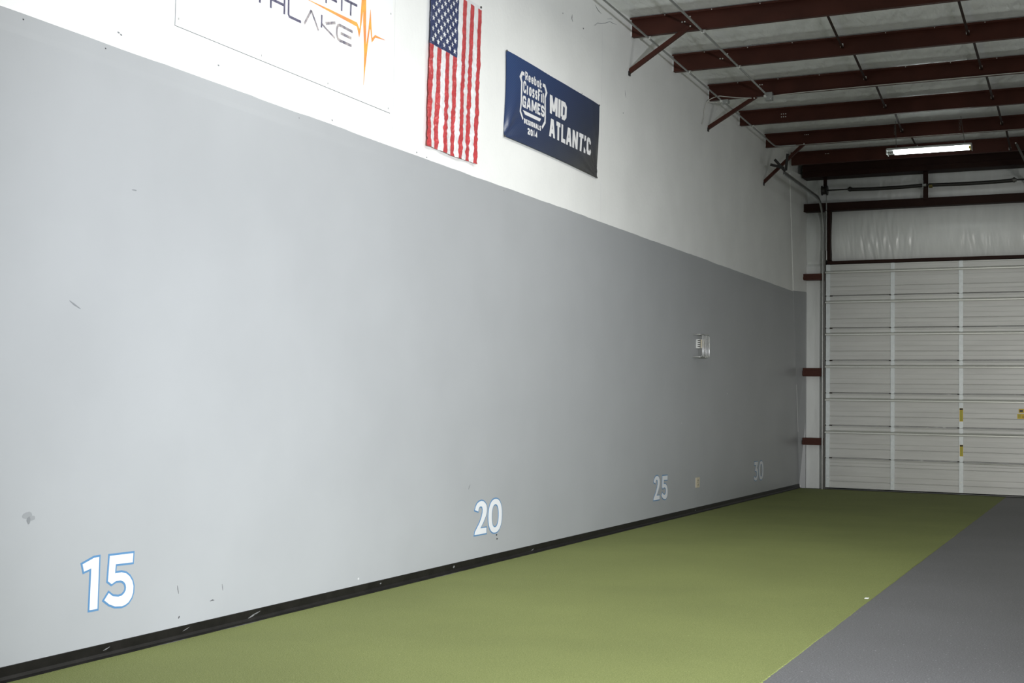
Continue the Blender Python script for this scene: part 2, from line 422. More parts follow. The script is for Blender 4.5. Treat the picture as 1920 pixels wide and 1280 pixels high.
# ceiling: insulation blanket draped over the purlins
PY = [13.42, 14.91, 16.41, 17.93, 19.43, 20.94]
PT = [5.704, 5.667, 5.640, 5.608, 5.570, 5.552]
def roof_z(y): return 5.706 - (y - 13.42) * 0.0202


def ceil_z(x, y):
    k = (y - 13.42) / 1.504; fr = k - math.floor(k)
    sag = math.sin(fr * math.pi)
    z = roof_z(y) + 0.012 - 0.035 * sag
    seam = 0.020 * math.exp(-((fr - 0.72 - 0.05 * nz(x * 0.8, math.floor(k), 0)) / 0.05) ** 2)
    m_ = 0.5 + 0.9 * max(0, nz(x * 0.8, y * 0.9, 7) + 0.25)
    fold = m_ * (0.016 * nz(x * 6 + y * 2.4, y * 1.1, 0) + 0.013 * nz(x * 13 + y * 5, y * 1.3, 3) + 0.006 * nz(x * 27 + y * 9, y * 2.0, 5))
    return z - seam * (0.4 + 0.6 * max(0, nz(x * 0.9, math.floor(k) * 3.1, 2) + 0.3)) + fold * min(1, sag * 1.6)


us = lin(-0.02, 4.4, 420); us += lin(4.6, 11.2, 40)
vs = lin(-4, 12.0, 40) + lin(12.05, 22.2, 210)
grid(lambda u, v: (u, v, ceil_z(u, v)), us, vs[::-1]).build('ceiling', 'vinyl_blanket', kind='structure')

# ------------------------------------------------------------------ green turf strip
mb = MB(); ys = lin(-3.9, 21.715, 1600); m_ = len(ys)
xl = [0.053 + 0.006 * nz(y * 0.8, 1, 1) + 0.004 * nz(y * 3, 1, 5) + 0.003 for y in ys]
xr = [3.297 + 0.004 * nz(y * 2, 0, 0) + 0.007 * nz(y * 31, 1, 0) for y in ys]
vs = [(x, y, z) for a, b, y in zip(xl, xr, ys) for x, z in ((a, 0.0), (a, 0.0065), (1.2, 0.006), (2.3, 0.006), (b - 0.002, 0.0055), (b, 0.0))]
mb.add(vs, [(i * 6 + k, i * 6 + k + 1, (i + 1) * 6 + k + 1, (i + 1) * 6 + k) for i in range(m_ - 1) for k in range(5)])
o = mb.build('artificial_turf', 'turf_green'); o['label'] = 'long green artificial turf strip laid along the grey wall'; o['category'] = 'turf'
pp = MB(); pp.add([(3.250, 9.63, 0.0075), (3.278, 9.63, 0.008), (3.281, 9.66, 0.011), (3.252, 9.662, 0.010), (3.250, 9.63, 0.0060), (3.278, 9.63, 0.0060), (3.281, 9.66, 0.0095), (3.252, 9.662, 0.0085)],
                  [(0, 1, 2, 3), (7, 6, 5, 4), (0, 4, 5, 1), (1, 5, 6, 2), (2, 6, 7, 3), (3, 7, 4, 0)])
o = pp.build('paper_scrap', 'paper'); o['label'] = 'small white paper scrap lying on the edge of the green turf'; o['category'] = 'scrap'

# ------------------------------------------------------------------ roof purlins
bolt_me = None
def bolt(parent, loc, r=0.011):
    global bolt_me
    if bolt_me is None:
        b = MB(); b.tube([(0, 0.004, 0), (0, -0.007, 0)], 0.011, 6); o = b.build('bolt', 'zinc_bolt'); bolt_me = o
    else:
        o = bolt_me.copy(); COL.objects.link(o)
    o.parent = parent; o.matrix_parent_inverse = Matrix(); o.location = Vector(loc) - parent.location
    o.scale = (r / 0.011,) * 3


ORD = ['nearest roof purlin, red brown, meeting the wall high above the blue banner',
       'red brown roof purlin, second from the camera',
       'dark brown roof purlin, third from the camera, with a junction box under it',
       'dark brown roof purlin, fourth from the camera, with six bolts in its web',
       'dark brown roof purlin, fifth from the camera, just before the lit fixture',
       'darkest roof purlin, farthest from the camera, behind the lit fixture']
XEND = [0.012, 0.012, 0.012, 0.016, 0.010, 0.06]
for i, (py, pt) in enumerate(zip(PY, PT)):
    zt, zb = pt, pt - 0.197
    t = empty('roof_purlin', (0.02, py, zb), ORD[i], 'beam', 'roof purlins')
    b = MB(); x0, x1 = XEND[i], 10.98
    b.box(x0, x1, py - 0.002, py + 0.002, zb, zt)                      # web
    b.box(x0, x1, py + 0.002, py + 0.062, zb - 0.001, zb + 0.003)      # bottom flange away from the camera
    b.box(x0, x1, py + 0.058, py + 0.062, zb + 0.003, zb + 0.020)
    b.box(x0, x1, py - 0.062, py - 0.002, zt - 0.003, zt + 0.001)      # top flange
    b.box(x0, x1, py - 0.062, py - 0.058, zt - 0.020, zt - 0.003)
    part(b, 'web', 'red_primer' if i < 2 else 'red_primer', t)
    if i < 5:
        c = MB(); c.box(0.001, 0.013, py - 0.006, py + 0.004, zb + 0.004, zt - 0.05); part(c, 'end_clip', 'white_metal', t, label='pale caulked end against the wall')
    if i < 3:
        for x in lin(0.42, 3.62, 7): bolt(t, (x, py - 0.066, zt - 0.012), 0.0055)
    if i < 2:
        for dx, dz in ((0.66, 0.150), (0.69, 0.150), (0.60, 0.100), (0.63, 0.098) if i else (0.63, 0.10)): bolt(t, (dx, py - 0.003, zb + dz), 0.009)
    elif i == 2:
        for dx in (0.70, 0.73): bolt(t, (dx, py - 0.003, zb + 0.145), 0.008)
    elif i == 3:
        for dx in (0.62, 0.65, 0.68):
            for dz in (0.075, 0.115): bolt(t, (dx, py - 0.003, zb + dz), 0.008)
    else:
        for dx in (0.62, 0.645, 0.67): bolt(t, (dx, py - 0.003, zb + 0.15), 0.007)

# bridging angles between neighbouring purlins
RODS = [('left', 2.150, 2.045), ('right', 3.47, 3.428)]
pair = ['nearest and second', 'second and third', 'third and fourth', 'fourth and fifth', 'fifth and farthest']
for side, xa, xb in RODS:
    for i in range(5):
        ya, yb = PY[i], PY[i + 1]
        za = PT[i] - 0.16; zb = PT[i + 1] - 0.125
        if i == 4 and side == 'right': zb = PT[5] - 0.20
        if i == 4 and side == 'left': zb = PT[5] - 0.06; 
        t = empty('bridging_strut', (xb, yb, zb), '%s-hand dark bridging strut between the %s purlins' % (side, pair[i]), 'strut', 'bridging struts')
        b = MB(); b.angle((xa, ya + 0.07, za), (xb, yb - 0.003, zb), 0.028, 0.004); part(b, 'bar', 'dark_primer', t)
        c = MB(); c.box(xb - 0.012, xb + 0.022, yb - 0.018, yb - 0.003, zb + 0.015, zb + 0.055); part(c, 'bolt_tab', 'zinc_bolt', t, label='bright bolted tab at the lower end')

# diagonal braces from the wall up to purlins
BR = [((0.006, 13.364, 5.084), (0.73, 13.41, 5.556), 'brown diagonal brace from the wall to the nearest purlin'),
      ((0.006, 16.40, 5.054), (0.66, 16.40, 5.425), 'brown diagonal brace from the wall to the third purlin, beside a hanging cable'),
      ((0.006, 19.36, 4.80), (0.64, 19.42, 5.392), 'dark diagonal brace at the far end, crossing the door track hanger')]
for p0, p1, lab in BR:
    t = empty('diagonal_brace', p0, lab, 'brace', 'diagonal wall braces')
    b = MB(); b.angle(p0, p1, 0.045, 0.005, ref=(0, 1, 0)); part(b, 'bar', 'red_primer', t)
    c = MB(); c.box(0.0005, 0.012, p0[1] - 0.02, p0[1] + 0.03, p0[2] - 0.030, p0[2] + 0.02); part(c, 'foot_plate', 'black_steel', t)
    bolt(t, (p1[0] - 0.03, p1[1] - 0.012, p1[2] - 0.01), 0.009)

# ------------------------------------------------------------------ conduits, junction boxes, cables
def conduit(name, pts, r, label, m='galvanised', cat='conduit', clips=()):
    t = empty(name, pts[0], label, cat)
    b = MB(); b.tube(pts, r, 8); part(b, 'pipe', m, t)
    for c in clips:
        k = MB(); k.box(c[0] - 0.03, c[0] + 0.03, c[1] - 0.012, c[1] + 0.012, c[2] + r, c[2] + r + 0.004); k.box(c[0] - 0.017, c[0] + 0.017, c[1] - 0.012, c[1] + 0.012, c[2] - r - 0.003, c[2] + r)
        part(k, 'strap', 'zinc_bolt', t)
    return t


def zc1(y): return 5.486 - (y - 13.42) * 0.0202 - 0.004
conduit('conduit', [(0.2, 3.0, zc1(3.0))] + [(0.2 - 0.002 * (y - 13.4), y, zc1(y)) for y in (11.0, 13.4, 16.32)], 0.0115,
        'thin grey conduit near the wall, running under the purlins to a small junction box', clips=[(0.2, 13.45, zc1(13.45)), (0.197, 14.93, zc1(14.93))])
conduit('conduit', [(0.194, 16.46, zc1(16.46)), (0.19, 17.9, zc1(17.9)), (0.186, 18.8, zc1(18.8)), (0.186, 19.2, zc1(19.2) - 0.004), (0.20, 19.31, zc1(19.4) - 0.004), (0.27, 19.345, zc1(19.4) - 0.004), (0.50, 19.35, zc1(19.4) - 0.004)], 0.0115,
        'thin grey conduit beyond the small junction box, turning along the fifth purlin', clips=[(0.19, 17.95, zc1(17.95))])
def zc2(y): return zc1(y) + 0.004
conduit('conduit', [(0.84, 3.0, zc2(3.0)), (0.828, 13.4, zc2(13.4)), (0.815, 16.28, zc2(16.28))], 0.0125,
        'grey conduit farther from the wall, ending at the larger junction box', clips=[(0.828, 13.45, zc2(13.45)), (0.822, 14.93, zc2(14.93))])

def jbox(loc, sx, sz, label):
    t = empty('junction_box', loc, label, 'junction box', 'ceiling junction boxes'); x, y, z = loc
    b = MB(); b.box(x - sx, x + sx, y - 0.03, y + 0.045, z - sz, z + sz); part(b, 'box', 'galvanised', t)
    c = MB(); c.box(x - sx - 0.003, x + sx + 0.003, y - 0.034, y - 0.030, z - sz - 0.003, z + sz + 0.003)
    part(c, 'cover', 'galvanised', t)
    for dx, dz in ((-0.6, 0.6), (0.6, -0.6)): bolt(t, (x + dx * sx, y - 0.036, z + dz * sz), 0.006)
    k = MB(); k.tube([(x - sx * 0.9, y - 0.03, z), (x - sx * 0.9, y - 0.07, z)], 0.017, 8); part(k, 'connector', 'zinc_bolt', t)


jbox((0.245, 16.375, 5.395), 0.045, 0.022, 'small galvanised junction box under the third purlin close to the wall')
jbox((0.835, 16.36, 5.408), 0.045, 0.050, 'larger square junction box under the third purlin, right of the brace')

def cable(pts, r, label, m='white_cable'):
    # smooth the path
    P = [Vector(p) for p in pts]; out = []
    for i in range(len(P) - 1):
        a, b, c, d = P[max(i - 1, 0)], P[i], P[i + 1], P[min(i + 2, len(P) - 1)]
        for k in range(8):
            s = k / 8; out.append(0.5 * ((2 * b) + (c - a) * s + (2 * a - 5 * b + 4 * c - d) * s * s + (3 * b - a - 3 * c + d) * s ** 3))
    out.append(P[-1])
    b = MB(); b.tube(out, r, 6); o = b.build('cable', m); o['label'] = label; o['category'] = 'cable'


cable([(0.60, 16.37, 5.413), (0.42, 16.36, 5.432), (0.25, 16.34, 5.458), (0.16, 16.3, 5.46), (0.05, 16.25, 5.40), (0.015, 16.2, 5.27), (0.012, 16.18, 5.17), (0.012, 16.10, 5.06)], 0.006,
      'white cable looping from the third purlin and dangling down the wall')
cable([(0.19, 16.36, 5.385), (0.10, 16.34, 5.392), (0.03, 16.3, 5.40)], 0.006, 'short pale cable stub from the small junction box to the wall')
cable([(0.875, 16.355, 5.412), (1.1, 16.372, 5.428), (1.6, 16.375, 5.434), (2.6, 16.375, 5.436), (4.2, 16.375, 5.436)], 0.006, 'long white cable clipped along the lower edge of the third purlin')
cable([(0.25, 19.40, 5.362), (0.6, 19.395, 5.366), (2.0, 19.395, 5.366), (4.2, 19.395, 5.366)], 0.004, 'thin pale line along the lower edge of the fifth purlin')  # thin pale tube along the purlin's lower edge

# ------------------------------------------------------------------ beams, girts and trim of the back wall
def beam(name, x0, x1, y0, y1, z0, z1, label, m='dark_primer', lips=()):
    b = MB(); b.box(x0, x1, y0, y0 + 0.006, z0, z1); b.box(x0, x1, y0 + 0.006, y1, z0, z0 + 0.006); b.box(x0, x1, y0 + 0.006, y1, z1 - 0.006, z1)
    for z in lips: b.box(x0, x1, y0 - 0.012, y0, z, z + 0.012)
    o = b.build(name, m); o['label'] = label; o['category'] = 'beam'
    return o


beam('eave_beam', 0.10, 10.98, 21.58, 21.9, 5.245, 5.50, 'dark channel beam across the top of the back wall, below the farthest purlin', lips=(5.335,))
beam('wall_girt', 0.06, 10.98, 21.80, 21.95, 4.695, 4.832, 'long dark girt crossing the back wall above the shiny insulation panel', 'dark_primer', lips=(4.70,))
for z0, z1, lab in ((3.510, 3.635, 'short brown girt left of the roller door, topmost of three'), (1.875, 2.035, 'short brown girt left of the roller door, middle of three'), (0.715, 0.855, 'short brown girt left of the roller door, lowest of three')):
    b = MB(); b.box(0.075, 0.430, 21.80, 21.806, z0 + 0.02, z1); b.box(0.075, 0.430, 21.806, 21.97, z1 - 0.006, z1); b.box(0.075, 0.430, 21.806, 21.97, z0 + 0.02, z0 + 0.026)
    b.box(0.075, 0.430, 21.79, 21.80, z1 - 0.035, z1)
    b.box(0.068, 0.11, 21.785, 21.79, z0 + 0.03, z1 - 0.045)
    o = b.build('wall_girt', 'red_primer'); o['label'] = lab.replace('roller', 'sectional'); o['category'] = 'beam'; o['group'] = 'short girts beside the door'

mb = MB()
mb.box(0.472, 0.520, 21.83, 21.97, 3.86, 4.72); mb.box(0.452, 0.535, 21.90, 21.97, 0, 3.86); mb.box(3.74, 3.82, 21.84, 21.97, 0, 4.72)
mb.build('trim_2', 'dark_primer', kind='structure')
mb = MB(); mb.box(0.472, 3.80, 21.82, 21.97, 3.79, 3.843); mb.box(0.5, 3.78, 21.80, 21.82, 3.79, 3.806); mb.build('trim_3', 'dark_primer', kind='structure')
mb = MB(); mb.box(0.432, 0.446, 21.80, 21.95, 0, 4.80); mb.build('trim_4', 'dull_steel', kind='structure')

# ------------------------------------------------------------------ sectional door
DX0, DX1 = 0.455, 3.76
door = empty('door_1', (2.1, 21.8, 0.0), 'grey ribbed steel sectional door closing the back wall', 'door')
del door['label']; del door['category']; door['kind'] = 'structure'
SEAM = [0.0, 0.527, 1.071, 1.613, 2.158, 2.702, 3.246, 3.785]
YF = 21.80
for k in range(7):
    z0, z1 = SEAM[k], SEAM[k + 1]; h = z1 - z0
    grooves = [0.29] if k else [0.27, 0.75]
    prof = [(0.012 / h, -0.004), (0.016 / h, -0.016), (0.034 / h, -0.016), (0.055, -0.002), (0.07, 0.0)]
    marks = sorted([(g, 'g') for g in grooves] + [(g, 's') for g in (0.16, 0.45, 0.60, 0.86)])
    lv = 0.0
    for g, kind in marks:
        if kind == 'g': prof += [(g - 0.012, lv), (g - 0.004, 0.014), (g + 0.005, 0.014), (g + 0.016, lv - 0.001)]
        else:
            nl = 0.0022 if lv == 0.0 else 0.0
            prof += [(g - 0.010, lv), (g + 0.010, nl)]; lv = nl
    prof += [(0.94, lv), (0.955, -0.004), (0.985, -0.006), (0.99, -0.002)]
    P = [(YF + 0.035, z0 + 0.009)] + [(YF + d, z0 + f * h) for f, d in prof] + [(YF + 0.035, z1 - 0.003)]
    b = MB(); b.extrude_x(P[::-1], DX0, DX1)
    part(b, 'section', 'door_skin', door)
mb = MB(); mb.box(DX0, DX1, YF - 0.016, YF + 0.03, 0.013, 0.045); part(mb, 'bottom_bar', 'galvanised', door)
mb = MB(); mb.tube([(2.9, YF - 0.014, SEAM[1] - 0.012), (3.2, YF - 0.016, SEAM[1] - 0.020), (3.38, YF - 0.018, SEAM[1] - 0.028), (3.5, YF - 0.016, SEAM[1] - 0.022), (3.7, YF - 0.012, SEAM[1] - 0.012)], 0.009, 6)
part(mb, 'bent_lip', 'door_strut', door, label='bent section lip')
STX = [(0.462, 0.530), (1.521, 1.587), (2.591, 2.657), (3.672, 3.745)]
for k in range(7):
    for (a, c) in STX:
        z0, z1 = SEAM[k], SEAM[k + 1]
        b = MB(); m_ = 0.010
        pts = [(a, z0 + 0.02), (a + m_, z0 + 0.006), (c - m_, z0 + 0.006), (c, z0 + 0.02), (c, z1 - 0.02), (c - m_, z1 - 0.006), (a + m_, z1 - 0.006), (a, z1 - 0.02)]
        if k == 0: pts[0:4] = [(a, 0.04), (c, 0.04)]
        n_ = len(pts)
        b.add([(x, YF - 0.020, z) for x, z in pts] + [(x, YF + 0.002, z) for x, z in pts], [tuple(range(n_))] + [(i, n_ + i, n_ + (i + 1) % n_, (i + 1) % n_) for i in range(n_)])
        st = part(b, 'stile', 'door_stile', door)
        if k >= 1:
            hb = MB(); hb.add([(a + 0.012, YF - 0.026, z0 - 0.10), (c - 0.012, YF - 0.026, z0 - 0.10), (c - 0.008, YF - 0.026, z0 - 0.02), (c - 0.02, YF - 0.026, z0 + 0.0), (a + 0.02, YF - 0.026, z0 + 0.0), (a + 0.008, YF - 0.026, z0 - 0.02)], [(0, 1, 2, 3, 4, 5)])
            hb.tube([(a + 0.005, YF - 0.022, z0), (c - 0.005, YF - 0.022, z0)], 0.008, 6)
            local(door, hb.build('hinge', 'door_stile'))
        else:
            bolt(door, (a + 0.033, YF - 0.024, 0.20), 0.012)
for k, z in enumerate([0.957, 1.500, 2.054, 2.596, 3.137, 3.641]):
    b = MB()
    b.extrude_x([(YF + 0.002, z - 0.004), (YF - 0.060, z - 0.016), (YF - 0.066, z - 0.010), (YF - 0.066, z + 0.008), (YF - 0.020, z + 0.034), (YF + 0.002, z + 0.036)][::-1], DX0 + 0.002, DX1 - 0.002)
    part(b, 'strut', 'door_strut', door)

def sticker(x0, x1, z0, z1, y, bands):
    b = MB(); b.box(x0, x1, y - 0.001, y, z0, z1, 0)
    for (f0, f1, g0, g1, mi) in bands:
        b.box(x0 + (x1 - x0) * f0, x0 + (x1 - x0) * f1, y - 0.0016, y - 0.001, z0 + (z1 - z0) * g0, z0 + (z1 - z0) * g1, mi)
    part(b, 'warning_label', ['label_yellow', 'label_olive', 'label_black'], door, label='yellow warning label')


ln = [(0.2, 0.8, 0.10 + 0.09 * k, 0.12 + 0.09 * k, 1) for k in range(7)]
sticker(2.600, 2.655, 1.180, 1.395, YF - 0.0205, [(0.05, 0.95, 0.86, 0.99, 2), (0.15, 0.85, 0.04, 0.82, 1)])
sticker(2.603, 2.655, 0.620, 0.805, YF - 0.0205, [(0.05, 0.95, 0.84, 0.99, 2), (0.15, 0.85, 0.04, 0.80, 1)])
sticker(3.487, 3.70, 1.333, 1.395, YF - 0.0015, [(0.06, 0.30, 0.2, 0.8, 2), (0.4, 0.9, 0.3, 0.45, 2), (0.4, 0.9, 0.6, 0.75, 2)])
sticker(3.466, 3.70, 1.240, 1.318, YF - 0.0015, [(0.05, 0.22, 0.15, 0.85, 1), (0.3, 0.9, 0.2, 0.3, 2), (0.3, 0.9, 0.5, 0.6, 2)])

# tracks: vertical, curve, then back under the roof
def track(x, s, label):
    t = empty('door_track', (x, 21.74, 0.0), label, 'door track', 'door tracks')
    path = [(21.745, 0.001), (21.745, 2.0), (21.745, 4.30)]
    cy, cz, R = 21.745 - 0.46, 4.37, 0.46
    path += [(cy + R * math.cos(a), cz + R * math.sin(a)) for a in lin(0, math.pi / 2, 10)]
    path += [(20.3, 4.835), (18.95, 4.845)]
    for nm, dy, m in (('rail', 0.0, 'galvanised'), ('rail', 0.05, 'dull_steel')):
        b = MB()
        q = []
        for i, (y, z) in enumerate(path):
            a = path[max(i - 1, 0)]; c = path[min(i + 1, len(path) - 1)]
            d = Vector((c[0] - a[0], c[1] - a[1])).normalized(); nrm = Vector((-d.y, d.x))
            q.append((x, y + nrm.x * dy * -1, z + nrm.y * dy * -1))
        b.tube(q, 0.011, 6); part(b, nm, m, t)
    b = MB()
    n_ = len(path)
    vs = []
    for i, (y, z) in enumerate(path):
        a = path[max(i - 1, 0)]; c = path[min(i + 1, len(path) - 1)]
        d = Vector((c[0] - a[0], c[1] - a[1])).normalized(); nrm = Vector((-d.y, d.x))
        vs += [(x - s * 0.010, y, z), (x - s * 0.010, y - nrm.x * 0.05, z - nrm.y * 0.05), (x - s * 0.014, y - nrm.x * 0.05, z - nrm.y * 0.05), (x - s * 0.014, y, z)]
    b.add(vs, [(i * 4 + k, i * 4 + (k + 1) % 4, (i + 1) * 4 + (k + 1) % 4, (i + 1) * 4 + k) for i in range(n_ - 1) for k in range(4)])
    part(b, 'channel', 'galvanised', t)
    return t


trl = track(0.415, 1, 'steel door track at the left side of the sectional door, curving back along the wall')
trr = track(3.80, -1, 'steel door track at the right side of the sectional door')
b = MB(); b.angle((0.452, 21.79, 4.02), (0.452, 21.79, 4.99), 0.018, 0.004, ref=(1, 0, 0)); part(b, 'mounting_angle', 'galvanised', trl)
b = MB(); b.box(0.458, 0.470, 21.80, 21.81, 3.86, 4.02); part(b, 'daylight_sliver', 'white_metal', trl, label='white sliver standing for daylight at the door corner')  # white plate painted in place of daylight through the gap
hg = empty('track_hanger', (0.437, 19.05, 4.90), 'dark crossed angle pieces hanging the left door track near the far brace', 'hanger', 'door track hangers')
for p, q in (((0.22, 18.90, 5.00), (0.43, 18.90, 4.935)), ((0.29, 18.88, 5.07), (0.45, 18.88, 4.88)), ((0.45, 18.92, 4.90), (0.475, 18.92, 5.15))):
    b = MB(); b.bar(p, q, 0.04, 0.006, ref=(0, 1, 0)); part(b, 'strap', 'black_steel', hg)
hg = empty('track_hanger', (3.62, 20.9, 5.3), 'grey hanger strap below the farthest purlin at the right frame edge', 'hanger', 'door track hangers')
b = MB(); b.bar((3.53, 20.88, 5.445), (3.745, 20.74, 4.95), 0.035, 0.005, ref=(0, 1, 0)); part(b, 'strap', 'dull_steel', hg)
b = MB(); b.box(3.66, 3.74, 20.85, 20.856, 5.20, 5.34); part(b, 'plate', 'galvanised', hg)
bolt(hg, (3.52, 20.86, 5.455), 0.012)

# torsion shaft with its two springs and bearings
YS, ZS = 21.66, 5.022
sh = empty('torsion_shaft', (2.1, YS, ZS), 'dark torsion spring shaft across the back wall above the sectional door', 'door shaft')
b = MB(); b.tube([(0.41, YS, ZS), (3.85, YS, ZS)], 0.0125, 10); part(b, 'rod', 'black_steel', sh)
for x0, x1 in ((0.88, 2.05), (2.14, 3.44)):
    b = MB(); n_ = 150; pts = []; rs = []
    for i in range(n_):
        f = i / (n_ - 1); pts.append((x0 + (x1 - x0) * f, YS, ZS - 0.006 - 0.012 * math.sin(f * math.pi))); rs.append(0.030 + 0.003 * (1 if i % 2 else -1))
    b.tube(pts, rs, 12); part(b, 'spring', 'black_steel', sh)
    c = MB(); xe = x0 if x0 < 1.5 else x1
    c.tube([(xe - 0.035, YS, ZS), (xe + 0.035, YS, ZS)], [0.030, 0.030], 10); c.tube([(xe - 0.015, YS, ZS), (xe + 0.015, YS, ZS)], 0.042, 10); part(c, 'winding_cone', 'black_steel' if xe < 1.5 else 'dull_steel', sh)
b = MB(); b.box(2.055, 2.062, YS - 0.09, YS + 0.03, ZS - 0.07, ZS + 0.07); b.tube([(2.06, YS, ZS), (2.10, YS, ZS)], 0.028, 10); part(b, 'center_bearing', 'galvanised', sh)
b = MB(); b.tube([(2.145, YS, ZS - 0.02), (2.20, YS, ZS - 0.02)], 0.034, 12); part(b, 'spring_anchor', 'old_brass', sh)
for x in (0.458, 3.80):
    b = MB(); b.tube([(x - 0.05, YS, ZS), (x - 0.035, YS, ZS), (x - 0.03, YS, ZS), (x + 0.03, YS, ZS), (x + 0.035, YS, ZS), (x + 0.05, YS, ZS)], [0.082, 0.082, 0.066, 0.066, 0.082, 0.082], 14); part(b, 'cable_drum', 'black_steel', sh)
for x0, x1, lab in ((2.045, 2.125, 'dark vertical post carrying the middle of the torsion shaft'), (0.425, 0.485, 'dark vertical post above the left cable drum of the door')):
    b = MB(); za = 4.80 if x0 > 1 else 5.10; b.box(x0, x1, YS + 0.056, YS + 0.062, za, 5.30); b.box(x0, x0 + 0.006, YS + 0.062, YS + 0.14, za, 5.30)
    o = b.build('bearing_post', 'dark_primer'); o['label'] = lab; o['category'] = 'post'; o['group'] = 'bearing posts'

# ------------------------------------------------------------------ fluorescent fixture
FX0, FX1, FY, FZ = 1.872, 3.048, 19.22, 5.142
fx = empty('strip_light', ((FX0 + FX1) / 2, FY, FZ), 'lit two-tube fluorescent strip light hanging below the purlins near the door', 'light fixture')
b = MB(); b.extrude_x([(FY - 0.08, FZ + 0.0), (FY + 0.08, FZ + 0.0), (FY + 0.05, FZ + 0.035), (FY - 0.05, FZ + 0.035)], FX0, FX1); part(b, 'housing', 'white_metal', fx)
for dy in (-0.055, 0.055):
    b = MB(); b.tube([(FX0 + 0.10, FY + dy, FZ - 0.03), (FX1 - 0.035, FY + dy, FZ - 0.03)], 0.019, 12); part(b, 'tube', 'tube_glow', fx)
    b = MB(); b.tube([(FX0 + 0.015, FY + dy, FZ - 0.03), (FX0 + 0.10, FY + dy, FZ - 0.03)], 0.017, 10); part(b, 'tube_cap', 'galvanised', fx)
    b = MB(); b.tube([(FX1 - 0.035, FY + dy, FZ - 0.03), (FX1 - 0.005, FY + dy, FZ - 0.03)], 0.020, 10); part(b, 'tube_cap', 'brass_cap', fx)
for x in (FX0, FX1 - 0.006):
    b = MB(); b.box(x, x + 0.006, FY - 0.10, FY + 0.10, FZ - 0.06, FZ + 0.015); part(b, 'end_plate', 'white_metal', fx)
for x0_, x1_ in ((2.00, 1.99), (2.955, 2.895)):
    b = MB(); b.tube([(x0_, FY, FZ + 0.03), (x1_, FY + 0.02, 5.585)], 0.004, 5); part(b, 'hanger_wire', 'dull_steel', fx)
    b = MB()
    for k in range(3):
        cz = 5.50 - 0.05 * k; b.tube([(x1_ - 0.010 + 0.010 * math.cos(a), FY, cz + 0.024 * math.sin(a)) for a in lin(0, 2 * math.pi, 10)], 0.003, 5)
    part(b, 'chain', 'dull_steel', fx)

# ------------------------------------------------------------------ lettering
G = {
 'M': (1.3, [[(0, 0), (0, 1)], [(1, 0), (1, 1)], 'H', [(.06, 1), (.5, .18)], 'H', [(.94, 1), (.5, .18)]]), 'I': (.34, [[(.5, 0), (.5, 1)]]),
 'D': (1, [[(0, 0), (0, 1), (.68, 1), (1, .82), (1, .18), (.68, 0), (0, 0)]]),
 'A': (1.05, ['H', [(0, 0), (.40, 1)], 'H', [(1, 0), (.60, 1)], [(.2, .27), (.8, .27)]]), 'T': (.9, [[(-.15, 1), (1.15, 1)], [(.5, 1), (.5, 0)]]),
 'L': (.8, [[(0, 1), (0, 0), (1, 0)]]), 'N': (1, [[(0, 0), (0, 1)], [(1, 0), (1, 1)], 'H', [(0, 1), (1, 0)]]),
 'C': (.95, [[(1, .70), (1, .85), (.78, 1), (.22, 1), (0, .85), (0, .15), (.22, 0), (.78, 0), (1, .15), (1, .30)]]),
 'G': (.95, [[(1, .72), (1, .85), (.78, 1), (.22, 1), (0, .85), (0, .15), (.22, 0), (1, 0), (1, .45), (.55, .45)]]),
 'E': (.8, [[(1, 1), (0, 1), (0, 0), (1, 0)], [(0, .5), (.85, .5)]]),
 'S': (.9, [[(1, .76), (1, .86), (.8, 1), (.2, 1), (0, .86), (0, .66), (.2, .54), (.8, .46), (1, .34), (1, .14), (.8, 0), (.2, 0), (0, .14), (0, .24)]]),
 'R': (.9, [[(0, 0), (0, 1), (.75, 1), (1, .86), (1, .6), (.75, .46), (0, .46)], [(.5, .46), (1, 0)]]),
 'O': (.95, [[(.5, 0), (.2, 0), (0, .15), (0, .85), (.2, 1), (.8, 1), (1, .85), (1, .15), (.8, 0), (.5, 0)]]),
 'F': (.75, [[(0, 0), (0, 1), (1, 1)], [(0, .52), (.85, .52)]]),
 'e': (.8, [[(0, .36), (1, .36), (1, .55), (.75, .70), (.25, .70), (0, .55), (0, .15), (.25, 0), (.75, 0), (1, .14)]]),
 'b': (.8, [[(0, 1), (0, 0)], [(0, .60), (.25, .70), (.75, .70), (1, .55), (1, .15), (.75, 0), (.25, 0), (0, .1)]]),
 'o': (.8, [[(.5, 0), (.25, 0), (0, .15), (0, .55), (.25, .70), (.75, .70), (1, .55), (1, .15), (.75, 0), (.5, 0)]]),
 'k': (.75, [[(0, 1), (0, 0)], [(1, .70), (.15, .34), (1, 0)]]),
 'r': (.5, [[(0, 0), (0, .70)], [(0, .52), (.45, .70), (1, .70)]]),
 's': (.72, [[(1, .56), (.8, .70), (.2, .70), (0, .58), (0, .46), (.2, .38), (.8, .32), (1, .22), (1, .12), (.8, 0), (.2, 0), (0, .13)]]),
 'i': (.25, [[(.5, 0), (.5, .70)], [(.5, .84), (.5, 1)]]), 't': (.62, [[(.3, .95), (.3, .12), (.5, 0), (1, 0)], [(0, .70), (1, .70)]]),
 '2': (.85, [[(0, .76), (0, .86), (.2, 1), (.8, 1), (1, .86), (1, .62), (0, .14), (0, 0), (1, 0)]]),
 '0': (.9, [[(.5, 0), (.2, 0), (0, .15), (0, .85), (.2, 1), (.8, 1), (1, .85), (1, .15), (.8, 0), (.5, 0)]]),
 '1': (.5, [[(0, .80), (.6, 1), (.6, 0)]]), '4': (.95, [[(.72, 0), (.72, 1), (0, .30), (1, .30)]]),
}


